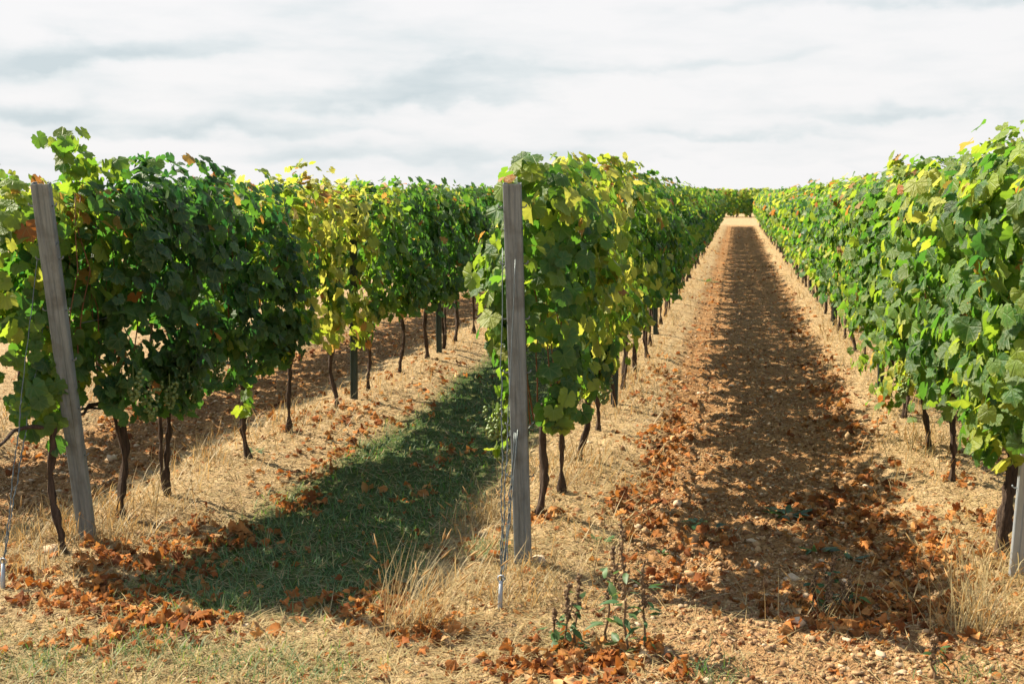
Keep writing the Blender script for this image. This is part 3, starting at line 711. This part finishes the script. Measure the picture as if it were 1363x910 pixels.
# fallen leaves
PILES = [(170, 800, .30, .14, 190), (230, 830, .25, .10, 110), (120, 790, .22, .12, 70), (265, 830, .12, .05, 30), (210, 745, .25, .12, 110), (300, 705, .25, .15, 110), (150, 735, .2, .1, 60), (110, 860, .25, .08, 60), (45, 765, .15, .08, 25),
         (410, 655, .16, .10, 50), (480, 800, .20, .10, 70), (540, 820, .22, .10, 70), (500, 780, .12, .08, 30), (560, 850, .15, .07, 25), (480, 540, .35, .5, 60), (420, 560, .3, .3, 50), (610, 590, .2, .2, 40), (545, 640, .2, .15, 18), (620, 720, .2, .15, 24),
         (720, 690, .07, .08, 26), (720, 885, .22, .08, 90), (800, 880, .25, .08, 90), (850, 870, .1, .06, 30), (790, 905, .3, .06, 40),
         (870, 605, .14, .35, 80), (900, 560, .12, .5, 90), (830, 665, .12, .15, 36), (900, 745, .15, .12, 34), (950, 705, .18, .16, 50), (880, 500, .15, .8, 80), (860, 640, .1, .2, 30),
         (1110, 660, .20, .25, 100), (1150, 690, .2, .15, 70), (1090, 790, .22, .12, 60), (1170, 800, .28, .14, 100), (1230, 750, .26, .14, 100), (1260, 720, .2, .12, 60), (1130, 830, .25, .08, 60), (1220, 800, .2, .1, 60), (1280, 690, .2, .12, 36), (1130, 560, .18, .5, 60), (1100, 500, .15, .9, 60), (1170, 630, .12, .2, 40),
         (1285, 640, .08, .1, 18), (1330, 690, .12, .1, 24), (1000, 800, .3, .15, 20), (560, 500, .4, 1.2, 70), (1240, 860, .2, .08, 20)]
LP = []
for (px, py, rx, ry, cnt) in PILES:
    c0 = at(px, py); q = rng.normal(0, 1, (cnt, 2))*[rx*.66, ry*1.1]+c0; LP.append(q[:max(4, int(cnt*.85))])
def k_leaf(x, y, r):
    s, g = zones(x, y); d = np.minimum(np.abs(x+.42), np.abs(x-.80)); d = np.minimum(d, np.abs(x+3.55)); d = np.minimum(d, np.abs(x+2.55)*1.2); d = np.minimum(d, np.abs(x+4.7))
    return (y > 5)*(r.random(len(x)) < (np.exp(-(d/.20)**2)*np.clip(3.2*(fbm(x, y, 1.5, 81)-.45), 0, 1)+.012))
x, y = place(rng, 36000, 3.2, 64, k_leaf); LP.append(np.stack([x, y], -1))
Q2 = np.concatenate(LP); n = len(Q2); dist = Q2[:, 1]
h_ = gz(Q2[:, 0], Q2[:, 1])+rng.uniform(.008, .034, n)
nr = np.stack([rng.normal(0, .55, n), rng.normal(0, .55, n), np.ones(n)], -1); tp = rng.normal(0, 1, (n, 3))*[1, 1, .3]
sz = (.020+rng.gamma(3, .0070, n).clip(0, .045))*(1+.014*dist)
V_, f_, c_, uv_ = leaves_mesh(rng, np.concatenate([Q2, h_[:, None]], 1), nr, tp, sz, rng.beta(1.5, 1.6, n), 'hi', curl=3.2, crumple=.085)
xc, yc = place(rng, 60000, 3.1, 60, lambda x, y, r: r.random(len(x)) < np.clip(.25+.55*zones(x, y)[0], 0, 1)*np.clip(2.4*(fbm(x, y, 1.2, 87)-.28), .04, 1)*(1-.7*zones(x, y)[1]))
n = len(xc)
Vb, fb, cb, _ = leaves_mesh(rng, np.stack([xc, yc, gz(xc, yc)+.008], -1), np.stack([rng.normal(0, .5, n), rng.normal(0, .5, n), np.ones(n)], -1), rng.normal(0, 1, (n, 3)), (.010+rng.gamma(2, .005, n))*(1+.02*yc), rng.beta(1.5, 1.8, n), 'lo', curl=2.0, crumple=.08)
fb = fb+len(V_); V_ = np.concatenate([V_, Vb]); c_ = np.concatenate([c_, cb]); f_ = np.concatenate([f_, fb]); uv_ = np.concatenate([uv_, np.zeros((len(Vb), 2))])
tag(obj('fallen_leaves', np_mesh('fallen_leaves', V_, f_, c_, uv_, mat=M_dry)), 'curled rust orange dead vine leaves littering the ground in drifts', 'leaf litter', kind='stuff')

# clods and small stones
def lumps(rng, P, size, tmpl, flat=(.75, 1.0)):
    V0, F0 = tmpl; n, m = len(P), len(V0)
    J = V0[None]*(1+rng.normal(0, .17 if m > 20 else .30, (n, m, 1)))*rng.uniform(.65, 1.25, (n, 1, 3)); J[..., 2] *= rng.uniform(*flat, (n, 1))
    a = rng.uniform(0, 6.28, n); ca, sa = np.cos(a)[:, None], np.sin(a)[:, None]
    X_, Y_ = J[..., 0]*ca-J[..., 1]*sa, J[..., 0]*sa+J[..., 1]*ca
    J = np.stack([X_, Y_, J[..., 2]], -1)*size[:, None, None]
    V_ = (P[:, None]+J).reshape(-1, 3); f_ = (F0[None]+(np.arange(n)*m)[:, None, None]).reshape(-1, 3)
    c_ = np.repeat(rng.random((n, 1)), m, 0)*np.ones((1, 3)); return V_, f_, c_
def k_soil(x, y, r):
    s, g = zones(x, y); return r.random(len(x)) < np.clip(s*.95+.10*(1-g), 0, 1)*np.clip(.3+1.3*fbm(x, y, 1.8, 91), 0, 1)
x, y = place(rng, 110000, 3.1, 30, k_soil); n = len(x)
sz = (.003+rng.gamma(1.3, .0026, n))*(1+.02*y)
cl = lumps(rng, np.stack([x, y, gz(x, y)+sz*.25], -1), np.minimum(sz, .026), ICO1)
tag(obj('soil_clods', np_mesh('soil_clods', *cl[:2], cl[2], mat=M_clod, smooth=False)), 'crumbly tan soil clods strewn over the tilled dirt aisle', 'soil', kind='stuff')
x, y = place(rng, 3600, 3.1, 40, k_soil); n = len(x)
sz = (.004+rng.gamma(1.6, .0036, n))*(1+.02*y)
cl = lumps(rng, np.stack([x, y, gz(x, y)+sz*.3], -1), np.minimum(sz, .022), ICO2, (.45, .8))
tag(obj('gravel', np_mesh('gravel', *cl[:2], cl[2], mat=M_stone)), 'small pale limestone gravel lying on the tilled soil', 'gravel', kind='stuff')
STONES = [(1060, 828, .034, 'round tan stone on the crumbly soil before the dark weeds'), (1172, 872, .026, 'flat whitish stone near the bottom right edge of the soil'), (1073, 776, .028, 'smooth pale pebble beside the dark weed clump'),
          (1140, 692, .026, 'white flat stone at the edge of the orange leaf drift'), (718, 747, .034, 'tan stone at the foot of the middle grey post'), (903, 655, .030, 'whitish angular stone lying alone in the sunny dirt aisle'),
          (938, 641, .028, 'broad low tan stone at the edge of the aisle shade'), (802, 600, .034, 'pale flat stone on the bank below the middle row trunks'), (148, 594, .045, 'pale boulder-like stone on the bare soil behind the left trunks'),
          (72, 735, .040, 'grey stone leaning on the first trunk of the left row'), (888, 868, .03, 'light tan stone right of the stalky weeds'), (1055, 748, .036, 'orange tan stone standing behind the dark weed clump')]
for (px, py, s_, lab) in STONES:
    c0 = at(px, py); V_, f_, c_ = lumps(rng, np.zeros((1, 3)), np.array([s_]), ICO2, (.55, .8))
    o = obj('stone', np_mesh('stone', V_, f_, c_, mat=M_stone), None, (c0[0], c0[1], float(gz(*c0))+s_*.25)); tag(o, lab, 'stone', 'larger stones')

# ------------------------------------------------------------------ dry tufts and weeds
def dry_tuft(px, py, n, L, spread, lean, label, hue=(2, 1.5)):
    c0 = at(px, py); r = np.random.default_rng(int(px*7+py)); z0 = float(gz(*c0))
    root = thing('dry_grass_tuft', label, 'grass tuft', (c0[0], c0[1], z0), 'dry grass tufts')
    b = np.stack([r.normal(0, spread, n), r.normal(0, spread*.7, n), np.zeros(n)], -1)
    b[:, 2] = gz(b[:, 0]+c0[0], b[:, 1]+c0[1])-z0-.005
    hd = np.where(r.random(n) < lean[1], lean[0]+r.normal(0, .5, n), r.uniform(0, 6.28, n))
    V_, f_, c_ = blades(r, b, hd, L*r.uniform(.45, 1.1, n), r.uniform(.0022, .0042, n), np.clip(r.normal(.86, .10, n), .3, .99), r.uniform(.05, .5, n), r.beta(*hue, n))
    obj('grass_blade', np_mesh('grass_blade', V_, f_, c_, mat=M_straw), root)['kind'] = 'stuff'
    m = max(4, n//7); idx = r.choice(n, m, False); tips = V_.reshape(n, 5, 3)[idx, 4]; dirs = norm(tips-V_.reshape(n, 5, 3)[idx, 2])
    for t_, d_ in zip(tips, dirs):
        mb = MB(); mb.tube([t_-d_*.015, t_+d_*.012, t_+d_*.045], [.0012, .0042, .0008], 5); obj('seed_head', mb.build('seed_head', M_straw), root)
dry_tuft(545, 835, 190, .40, .085, (.35, .75), 'big pale dry grass tuft leaning right in front of the shaded grass')
dry_tuft(1292, 835, 110, .36, .06, (1.4, .3), 'tall pale dry grass tuft beside the orange leaves at lower right')
dry_tuft(95, 715, 120, .26, .06, (1.6, .3), 'orange dry grass around the first trunk of the left row', (2, 2.5))
dry_tuft(140, 722, 50, .16, .05, (1.6, .3), 'thin dry grass at the foot of the leaning left post', (2, 2.2))
dry_tuft(30, 720, 90, .24, .08, (2, .3), 'dry grass near the pale guy wires at the left edge', (2, 2))
dry_tuft(275, 610, 80, .24, .05, (1.2, .3), 'small orange dry grass clump between two left row trunks', (2, 2.5))
dry_tuft(650, 690, 100, .20, .09, (1.5, .3), 'low dry grass left of the middle grey post', (2, 2.2))
dry_tuft(1090, 815, 26, .30, .10, (.4, .5), 'few long bent dry stems over the dark weed clump')

def weed_leaf_pts(r, n, h0, h1, L, around=.02):
    a = r.uniform(0, 6.28, n); z = r.uniform(h0, h1, n)
    pos = np.stack([around*np.cos(a), around*np.sin(a), z], -1)
    tip = np.stack([np.cos(a), np.sin(a), r.normal(-.1, .3, n)], -1); nr = np.stack([r.normal(0, .3, n), r.normal(0, .3, n), np.ones(n)], -1)
    return pos, nr, tip, L*r.uniform(.6, 1.2, n)
OVAL = [(0, .0), (.10, .14), (.19, .36), (.20, .56), (.12, .80), (.0, 1.0)]
def oval_template():
    h = np.array(OVAL); P = np.concatenate([[[0, .45]], h, h[1:-1][::-1]*[-1, 1]]); n = len(P)-1
    return P, np.array([(0, 1+i, 1+(i+1) % n) for i in range(n)])
TPL['oval'] = oval_template()
def weed(px, py, stems, label, leaf_n=12, leaf_L=.06, name='weed', hue=.4, leafcol=None):
    c0 = at(px, py); r = np.random.default_rng(int(px*3+py*5)); z0 = float(gz(*c0))
    root = thing(name, label, 'weed', (c0[0], c0[1], z0), 'weeds on the soil')
    LP_ = []
    for (dx, dy, h, head) in stems:
        n = 9; f = np.linspace(0, 1, n); bx, by = r.normal(0, .03, 2)
        P = np.stack([dx+bx*f+r.normal(0, .004, n), dy+by*f+r.normal(0, .004, n), -.02+(h+.02)*f], -1)
        b = MB(); b.tube(P, .0050*(1.1-.5*f), 6, c=(.4, .4, .4)); st = obj('stem', b.build('stem', M_stalk), root)
        if head:
            k = int(150*head); t_ = 1-head*r.random(k)**.9; Cp = np.stack([np.interp(t_, f, P[:, j]) for j in range(3)], -1)+r.normal(0, .0085, (k, 3))*(1.3-t_[:, None])*1.3
            V_, f_, c_ = lumps(r, Cp, r.uniform(.003, .007, k), ICO1, (.8, 1.5))
            obj('seed_head', np_mesh('seed_head', V_, f_, c_*.8, mat=M_stalk, smooth=False), root)
        if leaf_n:
            po, nr, tp, sz = weed_leaf_pts(r, leaf_n, .02, h*.8, leaf_L); po[:, 0] += dx+bx*.4; po[:, 1] += dy+by*.4; LP_.append((po, nr, tp, sz))
    if LP_:
        po, nr, tp, sz = [np.concatenate(q) for q in zip(*LP_)]
        for a_i in range(len(po)):
            V_, f_, c_, uv_ = leaves_mesh(r, po[a_i:a_i+1], nr[a_i:a_i+1], tp[a_i:a_i+1], sz[a_i:a_i+1], np.clip(np.array([hue])+r.normal(0, .2, 1), 0, 1), 'oval', .8)
            obj('leaf', np_mesh('leaf', V_, f_, c_, uv_, mat=M_weedleaf), root)
weed(835, 868, [(0, 0, .50, .55), (.06, .02, .33, .5), (-.09, .12, .36, .55)], 'tall brown stalky weed with a seed spike in the lower middle', 15, .062)
weed(752, 866, [(0, 0, .24, .5), (.03, .03, .27, .5), (-.05, .02, .16, .3)], 'shorter stalky weed left of the tall seed spike, over orange leaves', 13, .052)
weed(1095, 800, [(0, 0, .26, .6), (.05, .04, .18, .6), (.10, -.02, .15, .6), (-.04, .06, .16, .5), (.14, .03, .16, .6), (.03, -.06, .13, .5)], 'dark clump of dead weeds with blue green leaves in the shaded right soil', 7, .05, hue=.1)
weed(1242, 905, [(0, 0, .17, .5)], 'small lone weed stalk with two green leaves at the lower right edge', 5, .05)
def rosette(px, py, n, L, label, hue=.2):
    c0 = at(px, py); r = np.random.default_rng(int(px+py)); z0 = float(gz(*c0)); root = thing('broadleaf_weed', label, 'weed', (c0[0], c0[1], z0), 'low green weeds')
    for k in range(n):
        a = k*2.4+r.normal(0, .2); tip = np.array([[math.cos(a), math.sin(a), r.uniform(.25, 1.5)]]); nr = np.array([[-math.cos(a)*.4, -math.sin(a)*.4, 1.0]])
        V_, f_, c_, uv_ = leaves_mesh(r, np.array([[math.cos(a)*L*r.uniform(.05, .5), math.sin(a)*L*r.uniform(.05, .5), .008]]), nr, tip, np.array([L*r.uniform(.7, 1.2)]), np.array([hue+r.uniform(-.1, .2)]), 'oval', .8)
        obj('leaf', np_mesh('leaf', V_, f_, c_, uv_, mat=M_weedleaf), root)
rosette(1048, 668, 16, .10, 'low dock like weed with upright dark leaves in the shaded soil', .15)
rosette(1085, 713, 9, .08, 'dark green rosette just behind the dead weed clump', .1)
rosette(1132, 722, 7, .07, 'small dark rosette right of the weed clump', .1)
rosette(928, 678, 8, .06, 'small sunlit seedling weed at the edge of the aisle shade', .5)
rosette(952, 683, 5, .09, 'dark broad leaf seedling beside the drift of orange leaves in the aisle', .1)
rosette(800, 712, 9, .06, 'tiny bright weed behind the tall stalky weed', .5)
rosette(880, 716, 7, .05, 'flat little weed by the orange leaves in the near aisle', .5)
rosette(338, 600, 6, .07, 'small green sprout at the foot of a left row trunk', .7)
rosette(940, 372, 9, .16, 'lone green weed on the left side of the distant aisle', .5)
